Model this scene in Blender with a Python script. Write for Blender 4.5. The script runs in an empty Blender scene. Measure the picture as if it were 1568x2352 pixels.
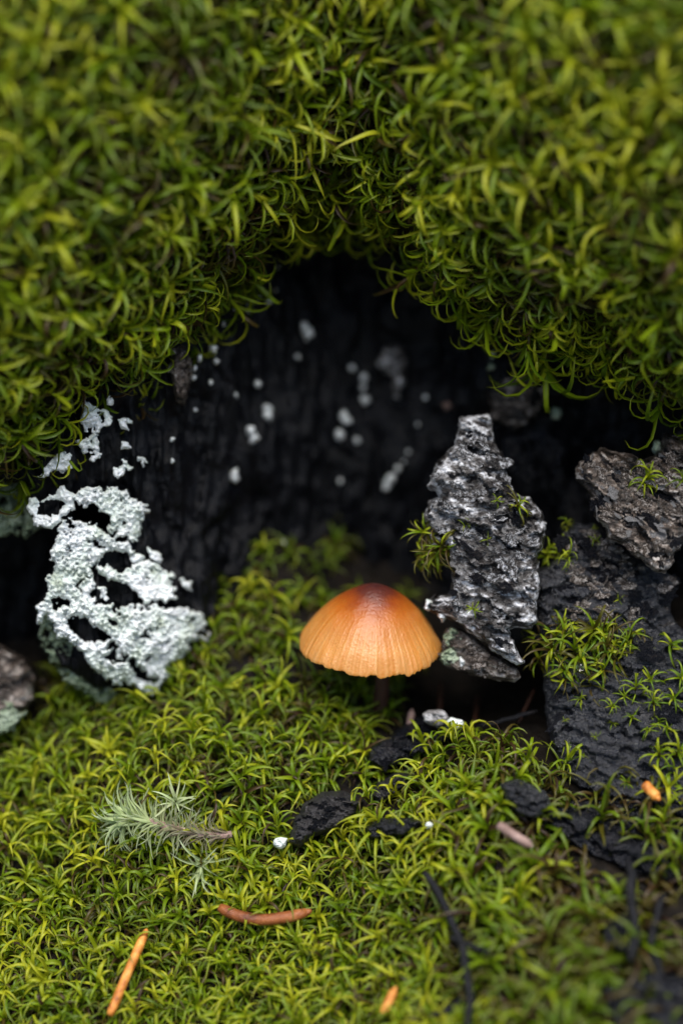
import bpy, math
import numpy as np
from mathutils import Matrix, Vector, Euler

# one Blender unit is one centimetre: the whole place is a hand wide
scene = bpy.context.scene
scene.unit_settings.system = 'METRIC'
scene.unit_settings.scale_length = 0.01
R = math.radians

# ------------------------------------------------------------------ camera
PITCH = R(20)
LENS, SENS = 100.0, 36.0
FH = 8.25                       # height of the picture in the plane of focus (cm)
FW = FH * 1568 / 2352
D = FH * LENS / SENS            # focus distance
FWD = np.array([0, math.cos(PITCH), -math.sin(PITCH)])
UPV = np.array([0, math.sin(PITCH), math.cos(PITCH)])
RGT = np.array([1.0, 0, 0])
cam = bpy.data.cameras.new('camera')
cam.sensor_fit = 'VERTICAL'
cam.sensor_height = SENS
cam.sensor_width = 24
cam.lens = LENS
cam.clip_start = 0.5
cam.clip_end = 500
cam.dof.use_dof = True
cam.dof.focus_distance = D
cam.dof.aperture_blades = 0
cam_o = bpy.data.objects.new('camera', cam)
scene.collection.objects.link(cam_o)
cam_o.location = tuple(-FWD * D)
cam_o.rotation_euler = (math.pi / 2 - PITCH, 0, 0)
scene.camera = cam_o
# aperture: Cycles reads fstop against the lens in scene units (lens mm * 0.001 / (2 fstop))
APERTURE_RADIUS = 0.50
cam.dof.aperture_fstop = LENS * 0.001 / (2 * APERTURE_RADIUS)

# ------------------------------------------------------------------ light
SUN_EL, SUN_AZ = 62, 180
world = bpy.data.worlds.new('World')
scene.world = world
world.use_nodes = True
nt = world.node_tree
nt.nodes.clear()
sky = nt.nodes.new('ShaderNodeTexSky')
sky.sky_type = 'NISHITA'
sky.sun_disc = False
sky.sun_elevation = R(SUN_EL)
sky.sun_rotation = R(SUN_AZ)
sky.dust_density = 1.0
sky.air_density = 1.0
bg = nt.nodes.new('ShaderNodeBackground')
bg.inputs['Strength'].default_value = 0.05
wo = nt.nodes.new('ShaderNodeOutputWorld')
nt.links.new(sky.outputs[0], bg.inputs[0])
nt.links.new(bg.outputs[0], wo.inputs[0])
sun = bpy.data.lights.new('sun', 'SUN')
sun.energy = 1.5
sun.angle = R(45)
sun.color = (1.0, 0.95, 0.88)
sun_o = bpy.data.objects.new('sun', sun)
scene.collection.objects.link(sun_o)
sun_o.location = (0, -30, 40)
sun_o.rotation_euler = (R(90 - SUN_EL), 0, 0)

vs = scene.view_settings
vs.view_transform = 'Standard'
vs.look = 'None'
vs.gamma = 1.0
vs.use_curve_mapping = False
vs.exposure = 2.0
scene.cycles.use_denoising = True
scene.cycles.max_bounces = 6
scene.cycles.diffuse_bounces = 3
scene.cycles.glossy_bounces = 2
scene.cycles.transmission_bounces = 4
scene.cycles.transparent_max_bounces = 4

rng = np.random.default_rng(11)

# ------------------------------------------------------------------ numeric helpers
def W(px, py, d):
    """sight line through the picture point (1568 x 2352) at d cm beyond the plane of focus -> world"""
    px, py, d = np.broadcast_arrays(np.asarray(px, float), np.asarray(py, float), np.asarray(d, float))
    s = (D + d) / D
    sx = (px - 784) / 1568 * FW * s
    sy = (1176 - py) / 2352 * FH * s
    return sx[..., None] * RGT + sy[..., None] * UPV + d[..., None] * FWD

PXCM = 1568 / FW    # picture units per cm in the plane of focus

def _h(ix, iy, seed):
    h = (ix.astype(np.int64) * 374761393 + iy.astype(np.int64) * 668265263 + seed * 2147483647 // 7 + seed * 144665) & 0xFFFFFFFF
    h = ((h ^ (h >> 13)) * 1274126177) & 0xFFFFFFFF
    h = h ^ (h >> 16)
    return (h & 0xFFFFFF) / float(0xFFFFFF)

def noise(x, y, seed=0):
    x, y = np.broadcast_arrays(np.asarray(x, float), np.asarray(y, float))
    ix, iy = np.floor(x), np.floor(y)
    fx, fy = x - ix, y - iy
    fx = fx * fx * fx * (fx * (fx * 6 - 15) + 10)
    fy = fy * fy * fy * (fy * (fy * 6 - 15) + 10)
    a, b = _h(ix, iy, seed), _h(ix + 1, iy, seed)
    c, e = _h(ix, iy + 1, seed), _h(ix + 1, iy + 1, seed)
    return (a + (b - a) * fx + (c - a) * fy + (a - b - c + e) * fx * fy) * 2 - 1

def fbm(x, y, seed=0, o=4, g=0.5):
    v, a, n = 0.0, 1.0, 0.0
    for i in range(o):
        v = v + a * noise(x * 2 ** i + 17.3 * i, y * 2 ** i - 9.1 * i, seed + i)
        n += a
        a *= g
    return v / n

def cells(x, y, seed=0):
    """nearest and second nearest cell distance and the value, offset of the nearest cell"""
    x, y = np.broadcast_arrays(np.asarray(x, float), np.asarray(y, float))
    ix, iy = np.floor(x), np.floor(y)
    f1 = np.full(x.shape, 9.0)
    f2 = np.full(x.shape, 9.0)
    idv = np.zeros(x.shape)
    ox = np.zeros(x.shape)
    oy = np.zeros(x.shape)
    for j in (-1, 0, 1):
        for i in (-1, 0, 1):
            cx, cy = ix + i, iy + j
            dx = cx + _h(cx, cy, seed) - x
            dy = cy + _h(cx, cy, seed + 5) - y
            dd = np.sqrt(dx * dx + dy * dy)
            near = dd < f1
            f2 = np.where(near, f1, np.minimum(f2, dd))
            idv = np.where(near, _h(cx, cy, seed + 9), idv)
            ox = np.where(near, -dx, ox)
            oy = np.where(near, -dy, oy)
            f1 = np.where(near, dd, f1)
    return f1, f2, idv, ox, oy

def tps(ctrl):
    """smooth surface through scattered (px, py, d)"""
    c = np.array(ctrl, float)
    P = c[:, :2] / 500
    n = len(P)
    def ker(A, B):
        r2 = ((A[:, None, :] - B[None, :, :]) ** 2).sum(-1)
        return r2 * np.log(r2 + 1e-9)
    K = np.zeros((n + 3, n + 3))
    K[:n, :n] = ker(P, P) + np.eye(n) * 0.02
    K[:n, n] = 1
    K[:n, n + 1:] = P
    K[n:, :n] = K[:n, n:].T
    w = np.linalg.solve(K, np.r_[c[:, 2], 0, 0, 0])
    def f(px, py):
        px, py = np.broadcast_arrays(np.asarray(px, float), np.asarray(py, float))
        Q = np.stack([px.ravel(), py.ravel()], 1) / 500
        return (ker(Q, P) @ w[:n] + w[n] + Q @ w[n + 1:]).reshape(px.shape)
    return f

def sdf(poly):
    """signed distance to an outline, positive inside"""
    A = np.array(poly, float)
    B = np.roll(A, -1, 0)
    def f(x, y):
        sh = np.shape(x)
        x, y = np.ravel(x), np.ravel(y)
        d2 = np.full(x.shape, 1e18)
        ins = np.zeros(x.shape, bool)
        for a, b in zip(A, B):
            e = b - a
            t = np.clip(((x - a[0]) * e[0] + (y - a[1]) * e[1]) / (e @ e + 1e-9), 0, 1)
            d2 = np.minimum(d2, (x - a[0] - t * e[0]) ** 2 + (y - a[1] - t * e[1]) ** 2)
            c = ((a[1] > y) != (b[1] > y))
            xi = (b[0] - a[0]) * (y - a[1]) / (b[1] - a[1] + 1e-12) + a[0]
            ins ^= c & (x < xi)
        return (np.sqrt(d2) * np.where(ins, 1, -1)).reshape(sh)
    return f

def smooth(a, b, x):
    t = np.clip((x - a) / (b - a), 0, 1)
    return t * t * (3 - 2 * t)

# ------------------------------------------------------------------ object helpers
def mesh_from(name, V, F, mats, attrs=None, smooth_shade=True):
    V = np.asarray(V, np.float32)
    me = bpy.data.meshes.new(name)
    if isinstance(F, np.ndarray):
        n, k = F.shape
        me.vertices.add(len(V))
        me.vertices.foreach_set('co', V.ravel())
        me.loops.add(n * k)
        me.loops.foreach_set('vertex_index', F.astype(np.int32).ravel())
        me.polygons.add(n)
        me.polygons.foreach_set('loop_start', np.arange(0, n * k, k, dtype=np.int32))
        me.update(calc_edges=True)
    else:
        me.from_pydata([tuple(map(float, v)) for v in V], [], F)
    for a, vals in (attrs or {}).items():
        at = me.attributes.new(a, 'FLOAT', 'POINT')
        at.data.foreach_set('value', np.asarray(vals, np.float32))
    me.polygons.foreach_set('use_smooth', np.full(len(me.polygons), smooth_shade))
    me.materials.append(mats)
    me.validate()
    me.update()
    return me

def link(name, data, parent=None, loc=None):
    o = bpy.data.objects.new(name, data)
    scene.collection.objects.link(o)
    if loc is not None:
        o.location = tuple(float(v) for v in loc)
    if parent is not None:
        o.parent = parent
    return o

def tag(o, label, cat, group=None, kind=None):
    o['label'] = label
    if cat:
        o['category'] = cat
    if group:
        o['group'] = group
    if kind:
        o['kind'] = kind
    return o

def thing(name, label, cat, loc, group=None):
    e = link(name, None, None, loc)
    e.empty_display_size = 0.1
    return tag(e, label, cat, group)

def part(name, V, F, mat, parent=None, attrs=None, loc=None, sm=True):
    """one mesh object; V in world space; its origin is the parent's place, or loc"""
    o0 = np.array(parent.location) if parent is not None else (np.asarray(loc) if loc is not None else np.zeros(3))
    if parent is not None and parent.parent is not None:
        o0 = o0 + np.array(parent.parent.location)
    me = mesh_from(name, np.asarray(V) - o0, F, mat, attrs, sm)
    return link(name, me, parent, None if parent is not None else o0)

def grid_faces(nu, nv):
    i = np.arange((nu - 1) * (nv - 1))
    r, c = i // (nu - 1), i % (nu - 1)
    a = r * nu + c
    return np.stack([a, a + nu, a + nu + 1, a + 1], 1)

def slab(field, box, step, dep, front, back, attrs=None):
    """closed body whose outline is field > 0 in the picture plane, with its own front and back relief
    dep(px,py): depth of its middle; front/back(px,py,sd): thickness towards / away from the viewer (cm)"""
    x0, y0, x1, y1 = box
    xs = np.arange(x0, x1 + step, step)
    ys = np.arange(y0, y1 + step, step)
    X, Y = np.meshgrid(xs, ys)
    X = X + (_h(X, Y, 3) - .5) * step * .3
    Y = Y + (_h(X, Y, 4) - .5) * step * .3
    f = field(X, Y)
    fc = (f[:-1, :-1] + f[1:, :-1] + f[:-1, 1:] + f[1:, 1:]) / 4
    keep = fc > 0
    ny, nx = X.shape
    cnt = np.zeros((ny, nx), int)
    for a in (0, 1):
        for b in (0, 1):
            cnt[a:ny - 1 + a, b:nx - 1 + b] += keep
    used = cnt > 0
    bnd = used & (cnt < 4)
    gy, gx = np.gradient(f)
    gx, gy = gx / step, gy / step
    g2 = gx * gx + gy * gy + 1e-3
    mx = np.clip(-f * gx / g2, -step, step)
    my = np.clip(-f * gy / g2, -step, step)
    X = np.where(bnd, X + mx, X)
    Y = np.where(bnd, Y + my, Y)
    sd = np.where(bnd, 0, np.maximum(f, 0))
    d0 = dep(X, Y)
    fd = np.where(bnd, d0, d0 - front(X, Y, sd))
    bd = d0 + back(X, Y, sd)
    idx = np.full((ny, nx), -1)
    nu = used.sum()
    idx[used] = np.arange(nu)
    inner = used & ~bnd
    idb = idx.copy()
    idb[inner] = nu + np.arange(inner.sum())
    V = np.concatenate([W(X[used], Y[used], fd[used]), W(X[inner], Y[inner], bd[inner])])
    r, c = np.nonzero(keep)
    q = lambda I: np.stack([I[r, c], I[r + 1, c], I[r + 1, c + 1], I[r, c + 1]], 1)
    F = np.concatenate([q(idx), q(idb)[:, ::-1]])
    return V, F, (X, Y, used, inner, sd)

# ------------------------------------------------------------------ materials
def mat_new(name):
    m = bpy.data.materials.new(name)
    m.use_nodes = True
    t = m.node_tree
    t.nodes.clear()
    return m, t, t.nodes, t.links

def ramp(N, stops):
    r = N.new('ShaderNodeValToRGB')
    e = r.color_ramp.elements
    while len(e) < len(stops):
        e.new(0.5)
    for x, (p, c) in zip(e, stops):
        x.position = p
        x.color = (*c, 1)
    return r

def noise_node(N, L, scale, detail=4, rough=.6, coord=None, sx=None, dist=0):
    n = N.new('ShaderNodeTexNoise')
    n.inputs['Scale'].default_value = scale
    n.inputs['Detail'].default_value = detail
    n.inputs['Roughness'].default_value = rough
    n.inputs['Distortion'].default_value = dist
    if coord is not None:
        if sx is not None:
            mp = N.new('ShaderNodeMapping')
            mp.inputs['Scale'].default_value = sx
            L.new(coord, mp.inputs[0])
            coord = mp.outputs[0]
        L.new(coord, n.inputs['Vector'])
    return n

def solid(name, stops, scale, rough=(.35, .7), bump=.4, bscale=30, stretch=None, spec=.5, detail=6, sss=0, coat=0, bdist=.03, zones=0):
    """noise-coloured surface with fine relief"""
    m, t, N, L = mat_new(name)
    tc = N.new('ShaderNodeTexCoord').outputs['Object']
    n = noise_node(N, L, scale, detail, .62, tc, stretch)
    r = ramp(N, stops)
    if zones:
        nz = noise_node(N, L, 1.7, 2, .5, tc)
        mz = N.new('ShaderNodeMath')
        mz.operation = 'MULTIPLY_ADD'
        L.new(nz.outputs[0], mz.inputs[0])
        mz.inputs[1].default_value = zones
        mz.inputs[2].default_value = -zones / 2
        az = N.new('ShaderNodeMath')
        L.new(n.outputs[0], az.inputs[0])
        L.new(mz.outputs[0], az.inputs[1])
        L.new(az.outputs[0], r.inputs[0])
    else:
        L.new(n.outputs[0], r.inputs[0])
    p = N.new('ShaderNodeBsdfPrincipled')
    L.new(r.outputs[0], p.inputs['Base Color'])
    n2 = noise_node(N, L, bscale, 5, .65, tc, stretch)
    b = N.new('ShaderNodeBump')
    b.inputs['Strength'].default_value = bump
    b.inputs['Distance'].default_value = bdist
    L.new(n2.outputs[0], b.inputs['Height'])
    L.new(b.outputs[0], p.inputs['Normal'])
    n3 = noise_node(N, L, scale * 2.3, 3, .5, tc, stretch)
    mr = N.new('ShaderNodeMapRange')
    mr.inputs[1].default_value, mr.inputs[2].default_value = .35, .65
    mr.inputs[3].default_value, mr.inputs[4].default_value = rough
    L.new(n3.outputs[0], mr.inputs[0])
    L.new(mr.outputs[0], p.inputs['Roughness'])
    p.inputs['Specular IOR Level'].default_value = spec
    if sss:
        p.inputs['Subsurface Weight'].default_value = sss
        p.inputs['Subsurface Radius'].default_value = (.06, .04, .02)
        p.inputs['Subsurface Scale'].default_value = 1
    o = N.new('ShaderNodeOutputMaterial')
    L.new(p.outputs[0], o.inputs[0])
    return m

def moss_mat(name, stops, tip, transl=.35, rough=.42, spec=.35):
    """leaf colour by its tone (age, plus highlights painted into the upper layer), browner towards the hair tip"""
    m, t, N, L = mat_new(name)
    a = N.new('ShaderNodeAttribute')
    a.attribute_name = 'tone'
    r = ramp(N, stops)
    L.new(a.outputs['Fac'], r.inputs[0])
    at = N.new('ShaderNodeAttribute')
    at.attribute_name = 'along'
    mr = N.new('ShaderNodeMapRange')
    mr.inputs[1].default_value, mr.inputs[2].default_value = .55, 1
    mr.inputs[3].default_value, mr.inputs[4].default_value = 0, .6
    L.new(at.outputs['Fac'], mr.inputs[0])
    mx = N.new('ShaderNodeMix')
    mx.data_type = 'RGBA'
    L.new(mr.outputs[0], mx.inputs[0])
    L.new(r.outputs[0], mx.inputs[6])
    mx.inputs[7].default_value = (*tip, 1)
    p = N.new('ShaderNodeBsdfPrincipled')
    L.new(mx.outputs[2], p.inputs['Base Color'])
    p.inputs['Roughness'].default_value = rough
    p.inputs['Specular IOR Level'].default_value = spec
    tr = N.new('ShaderNodeBsdfTranslucent')
    L.new(mx.outputs[2], tr.inputs[0])
    ms = N.new('ShaderNodeMixShader')
    ms.inputs[0].default_value = transl
    L.new(p.outputs[0], ms.inputs[1])
    L.new(tr.outputs[0], ms.inputs[2])
    o = N.new('ShaderNodeOutputMaterial')
    L.new(ms.outputs[0], o.inputs[0])
    return m

MOSS = [(0, (.035, .018, .010)), (.14, (.060, .036, .010)), (.30, (.070, .066, .006)), (.50, (.082, .145, .004)),
        (.70, (.170, .245, .005)), (1, (.38, .39, .016))]
M = {}
M['moss'] = moss_mat('moss leaf', MOSS, (.15, .14, .012), .40, .42, .32)
M['pale_moss'] = moss_mat('pale feather moss', [(0, (.16, .11, .07)), (.3, (.30, .26, .17)), (.6, (.42, .48, .24)), (1, (.50, .60, .30))], (.55, .6, .45), .4)
M['wood_black'] = solid('wet black wood', [(.3, (.0010, .0011, .0016)), (.55, (.0028, .0031, .0046)), (.8, (.008, .0075, .009))], 3.0, (.28, .5), 1, 16, (1.6, 1, .5), .18)  # bluish gleam of the sky put into the base colour
M['wood_dark'] = solid('dark rotten wood', [(.25, (.002, .0024, .004)), (.5, (.0045, .0052, .009)), (.64, (.010, .009, .011)), (.80, (.06, .042, .034))], 3.6, (.18, .42), 1, 15, (1, 1, 1.6), .42, bdist=.05)  # dark stops tinted blue in place of sky reflection
M['bark_grey'] = solid('weathered bark', [(.37, (.005, .004, .004)), (.45, (.026, .022, .021)), (.51, (.11, .105, .104)), (.56, (.34, .34, .355)), (.64, (.74, .75, .79))], 7, (.14, .42), 1, 22, (1, 1, 2.4), .6, 8, zones=.55)
M['bark_brown'] = solid('brown bark', [(.33, (.006, .005, .004)), (.42, (.028, .021, .016)), (.49, (.075, .056, .045)), (.55, (.20, .165, .14)), (.66, (.56, .52, .49))], 6, (.16, .45), 1, 20, (1, 1, 2.6), .55, 8, zones=.5)
M['wood_block'] = solid('wet sky tinted black wood', [(.25, (.003, .0035, .006)), (.5, (.007, .0082, .0135)), (.66, (.014, .014, .018)), (.82, (.05, .038, .034))], 3.6, (.24, .42), 1, 18, (1, 1, 1.6), .85, bdist=.06)  # blue of the stops is painted sky sheen on black wood
M['bark_silver'] = solid('silvery bark edge', [(.35, (.05, .045, .042)), (.5, (.22, .21, .21)), (.65, (.55, .55, .56))], 9, (.2, .5), 1, 24, (1, 1, 2), .6, 8)
M['soil'] = solid('peaty soil', [(.3, (.003, .0025, .002)), (.55, (.008, .006, .0045)), (.8, (.020, .014, .009))], 5, (.4, .8), 1, 18, None, .12)
M['thatch'] = solid('moss thatch', [(.3, (.010, .008, .004)), (.55, (.024, .020, .006)), (.8, (.04, .04, .008))], 7, (.6, .9), 1, 18, None, .2)
M['lichen'] = solid('white lichen', [(.30, (.36, .42, .30)), (.43, (.72, .79, .74)), (.56, (.90, .93, .94))], 3.2, (.8, .95), 1, 40, None, .15)
M['lichen_green'] = solid('grey green lichen', [(.25, (.10, .13, .075)), (.5, (.24, .30, .20)), (.75, (.5, .57, .46))], 4, (.8, .95), .9, 30, None, .15)
M['needle_orange'] = solid('dry orange needle', [(.33, (.10, .03, .008)), (.43, (.40, .13, .02)), (.58, (.58, .24, .045)), (.75, (.75, .42, .12))], 8, (.35, .55), .4, 30, None, .35)
M['needle_brown'] = solid('brown needle', [(.34, (.018, .008, .005)), (.44, (.15, .042, .012)), (.6, (.24, .075, .020)), (.75, (.34, .13, .04))], 6, (.35, .55), .5, 30, None, .35)
M['twig_pale'] = solid('pale twig', [(.3, (.12, .07, .055)), (.6, (.30, .20, .17)), (.8, (.45, .36, .32))], 10, (.5, .7), .5, 26, None, .3)
M['twig_dark'] = solid('dark twig', [(.3, (.004, .004, .005)), (.6, (.010, .010, .012)), (.8, (.03, .025, .025))], 8, (.35, .6), .8, 26, None, .15)
M['charcoal'] = solid('charcoal', [(.3, (.006, .006, .007)), (.6, (.016, .014, .015)), (.85, (.05, .035, .03))], 6, (.35, .7), 1, 22, None, .5)
M['stem'] = solid('mushroom stem', [(.3, (.020, .008, .005)), (.6, (.05, .018, .009)), (.8, (.10, .04, .02))], 8, (.4, .6), .3, 30, (3, 3, .6), .4)
M['gill'] = solid('mushroom gills', [(.3, (.18, .07, .02)), (.7, (.34, .16, .05))], 8, (.5, .7), .3, 30, None, .3)

# ------------------------------------------------------------------ lie of the land
EDGE = np.array([(-900, 1500), (-300, 1290), (0, 1120), (60, 1070), (130, 1010), (180, 950), (240, 905), (320, 870), (350, 815), (430, 775), (470, 720),
                 (560, 625), (600, 572), (660, 525), (760, 500), (850, 508), (920, 550), (980, 605), (1020, 650), (1090, 680),
                 (1150, 735), (1200, 780), (1300, 765), (1380, 790), (1440, 815), (1500, 860), (1568, 930), (1750, 1010), (2100, 1120), (2600, 1200)], float)
edge = lambda px: np.interp(px, EDGE[:, 0], EDGE[:, 1])
edge_d = lambda px: np.interp(px, [-900, 0, 400, 620, 760, 880, 1020, 1300, 1568, 2600], [.3, 0.05, .1, .45, .6, .5, .1, -.1, -.25, -.5])

def over_d(px, py):
    """front of the overhanging log"""
    h = np.maximum(edge(px) - py, 0) / PXCM
    d = edge_d(px) - 2.1 * (1 - np.exp(-h / 2.4)) + .55 * np.exp(-(h / .22) ** 1.2)
    d = d + .16 * fbm(px / 210, py / 190, 21, 3) + .05 * fbm(px / 60, py / 60, 25, 2)
    top = np.maximum(-60 - py, 0) / PXCM          # above the picture it rounds back
    return d + .35 * top ** 1.7

WALL = tps([(60, 1000, .30), (150, 900, .22), (300, 800, .35), (250, 1100, .42), (250, 1300, .55), (300, 1500, .75), (420, 1450, .95), (420, 1000, .75), (480, 800, .8),
            (560, 1200, 1.5), (600, 950, 1.5), (620, 700, 1.5), (800, 900, 2.0), (800, 600, 2.0), (800, 1250, 2.3), (1000, 800, 2.0), (1000, 1200, 2.2),
            (1130, 850, 1.1), (1280, 950, 1.2), (1300, 1100, 1.6), (1500, 950, 1.4), (1100, 1400, 2.3), (1400, 1400, 1.6), (1100, 1620, 2.4), (1568, 1200, 1.5), (700, 1500, 2.4), (500, 1700, 2.0), (1100, 1800, 2.6),
            (-300, 1000, .5), (-300, 1600, 1.0), (2000, 900, 1.2), (2000, 1500, 1.4), (800, 100, 2.4), (0, 500, 1.2), (1568, 500, 1.6)])
LEFT_RIM = np.array([(300, -900), (1090, -900), (1105, 60), (1190, 78), (1215, 118), (1260, 130), (1330, 112), (1390, 86), (1450, 96), (1530, 140), (1575, 210), (1605, 330), (1625, 420), (1660, 500), (2400, 500)], float)
hole_f = sdf([(165, 1158), (205, 1160), (262, 1190), (250, 1218), (205, 1212), (172, 1195)])

def wall_d(px, py):
    d = WALL(px, py)
    wx = px + 12 * fbm(px / 90, py / 90, 40, 2)
    rid = fbm(wx / 26, py / 150, 41, 4)
    d = d - .10 * rid - .05 * (1 - np.abs(fbm(wx / 14, py / 120, 47, 3)) * 3) + .10 * fbm(px / 120, py / 120, 44, 3)
    f1, f2, idv, ox, oy = cells(wx / 60, py / 150, 49)
    d = d - .14 * (idv - .5)
    rim = np.interp(py, LEFT_RIM[:, 0], LEFT_RIM[:, 1]) + 7 * fbm(px / 30, py / 30, 50, 3)
    d = d + 1.5 * smooth(6, -22, px - rim) * smooth(1060, 1110, py)
    d = d + .8 * smooth(-4, 10, hole_f(px, py))
    return d

GROUND = tps([(0, 1650, 1.5), (100, 1700, 1.15), (400, 1620, .95), (600, 1600, .95), (800, 1620, .9), (560, 1480, 1.25), (540, 1320, 1.5), (560, 1220, 1.65), (850, 1290, 2.3), (700, 1180, 2.4), (860, 1230, 2.5), (880, 1560, 1.3),
              (950, 1690, .85), (1060, 1620, 1.5), (1200, 1600, 1.4), (1150, 1725, .12), (1010, 1775, .2), (1250, 1750, .15), (830, 1820, .42), (900, 1900, .0),
              (600, 1850, .3), (350, 1890, .38), (100, 1900, .75), (0, 2000, .55), (300, 2100, .12), (600, 2090, .05), (300, 2300, -.25), (0, 2350, -.2), (600, 2350, -.4),
              (900, 2100, -.3), (900, 2350, -.8), (1150, 1950, -.4), (1200, 2200, -.95), (1350, 2300, -1.3), (1568, 2352, -1.5), (1500, 2000, -.65), (1400, 1860, -.15),
              (1568, 1800, -.1), (1400, 1600, .7), (1568, 1450, .8), (-500, 1700, 2.0), (-500, 2400, .4), (-600, 3000, -1.2), (700, 2900, -1.9), (1700, 2900, -2.8), (2300, 2300, -1.6), (2300, 1700, .2), (300, 1300, 2.6), (1200, 1200, 3.0), (-500, 1300, 3.0), (2300, 1200, 1.6)])

def ground_d(px, py):
    return GROUND(px, py) + .10 * fbm(px / 130, py / 110, 61, 3) + .03 * fbm(px / 30, py / 30, 66, 2)

def frame_of(fn, px, py, e=4.0):
    """point and outward normal of a surface given as depth"""
    p = W(px, py, fn(px, py))
    du = W(px + e, py, fn(px + e, py)) - p
    dv = W(px, py - e, fn(px, py - e)) - p
    n = np.cross(du, dv)
    n /= np.linalg.norm(n, axis=-1, keepdims=True) + 1e-12
    return p, n

# ground: soil sheet under the moss
xs, ys = np.arange(-1500, 3100, 10), np.arange(1120, 3400, 9)
X, Y = np.meshgrid(xs, ys)
dg = ground_d(X, Y) + .035 * fbm(X / 16, Y / 14, 71, 3)
V = W(X, Y, dg).reshape(-1, 3)
g = part('ground', V, grid_faces(len(xs), len(ys)), M['soil'])
g['kind'] = 'structure'
g['label'] = 'dark peaty forest soil under the moss'

# the log: mossy outer face, roof of the hollow, fibrous inner wall
log = thing('hollow_log', 'rotten hollow log with thick green moss on its overhanging front', 'log', W(784, 1300, 2.2))
xs = np.arange(-900, 2600, 12)
rows = []
for k in np.linspace(0, 1, 26)[::-1]:       # roof of the hollow, from deep inside to the lip
    e = edge(xs)
    dl = over_d(xs, e)
    rows.append(W(xs, e - 260 * k ** .7 + 10 * fbm(xs / 40, k * 9 + 0 * xs, 81, 3) * min(1, k * 6), dl + 4.2 * k))
for k in np.linspace(0, 1, 150)[1:] ** 1.15:   # the face, up to beyond the picture, then back over the top
    e = edge(xs)
    py = e + (-1000 - e) * k
    rows.append(W(xs, py, over_d(xs, py)))
for k in np.linspace(0, 1, 14)[1:]:
    py = -1000 + 0 * xs
    rows.append(W(xs, py - 200 * math.sin(k * 1.5), over_d(xs, py) + 9 * k))
V = np.array(rows)
part('outer_bark', V.reshape(-1, 3), grid_faces(len(xs), len(rows)), M['thatch'], log)
xs, ys = np.arange(-700, 2300, 6), np.arange(330, 1900, 6)
X, Y = np.meshgrid(xs, ys)
part('hollow_wall', W(X, Y, wall_d(X, Y)).reshape(-1, 3), grid_faces(len(xs), len(ys)), M['wood_black'], log)

# ------------------------------------------------------------------ moss
SEG = 7
def gen_leaves(base, a, rad, L, w, th0, bend, twist, tone, fold=.6, droop=0.0):
    """curved folded blades, vectorised; returns verts, quads, tone, along"""
    n = len(base)
    col = lambda v: np.broadcast_to(np.asarray(v, float), (n,))[:, None]
    b2 = np.cross(a, rad)
    p = base.copy()
    Vs, As = [], []
    prof = [.9, 1.0, .98, .9, .77, .6, .38, .07]
    wave = rng.normal(0, .30, (n, 1))
    phs = rng.uniform(0, 6.28, (n, 1))
    for k in range(SEG + 1):
        t = k / SEG
        th = col(th0) + col(bend) * t ** 1.35 + wave * (np.sin(t * 5.5 + phs) - np.sin(phs))
        tw = col(twist) * t
        r = rad * np.cos(tw) + b2 * np.sin(tw)
        side = b2 * np.cos(tw) - rad * np.sin(tw)
        dr = a * np.cos(th) + r * np.sin(th)
        nr = r * np.cos(th) - a * np.sin(th)          # outer (lower) side of the blade
        ww = col(w) * prof[k]
        Vs += [p - side * ww - nr * ww * fold, p + nr * ww * fold * .6, p + side * ww - nr * ww * fold]
        As += [np.full(n, t)] * 3
        p = p + (dr - np.array([0, 0, 1.0]) * col(droop) * t * 1.6) * col(L) / SEG
    V = np.stack(Vs, 1)
    al = np.stack(As, 1)
    q = []
    for k in range(SEG):
        o = k * 3
        q += [(o, o + 1, o + 4, o + 3), (o + 1, o + 2, o + 5, o + 4)]
    q = np.array(q)
    F = (np.arange(n)[:, None, None] * (3 * (SEG + 1)) + q[None]).reshape(-1, 4)
    T = np.repeat(np.broadcast_to(np.asarray(tone, float), (n,)), 3 * (SEG + 1))
    return V.reshape(-1, 3), F, T, al.ravel()

def unit(v):
    return v / (np.linalg.norm(v, axis=-1, keepdims=True) + 1e-12)

def perp(a):
    h = np.where(np.abs(a[:, 2:3]) < .9, np.array([[0, 0, 1.0]]), np.array([[1.0, 0, 0]]))
    return unit(np.cross(h, a))

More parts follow.
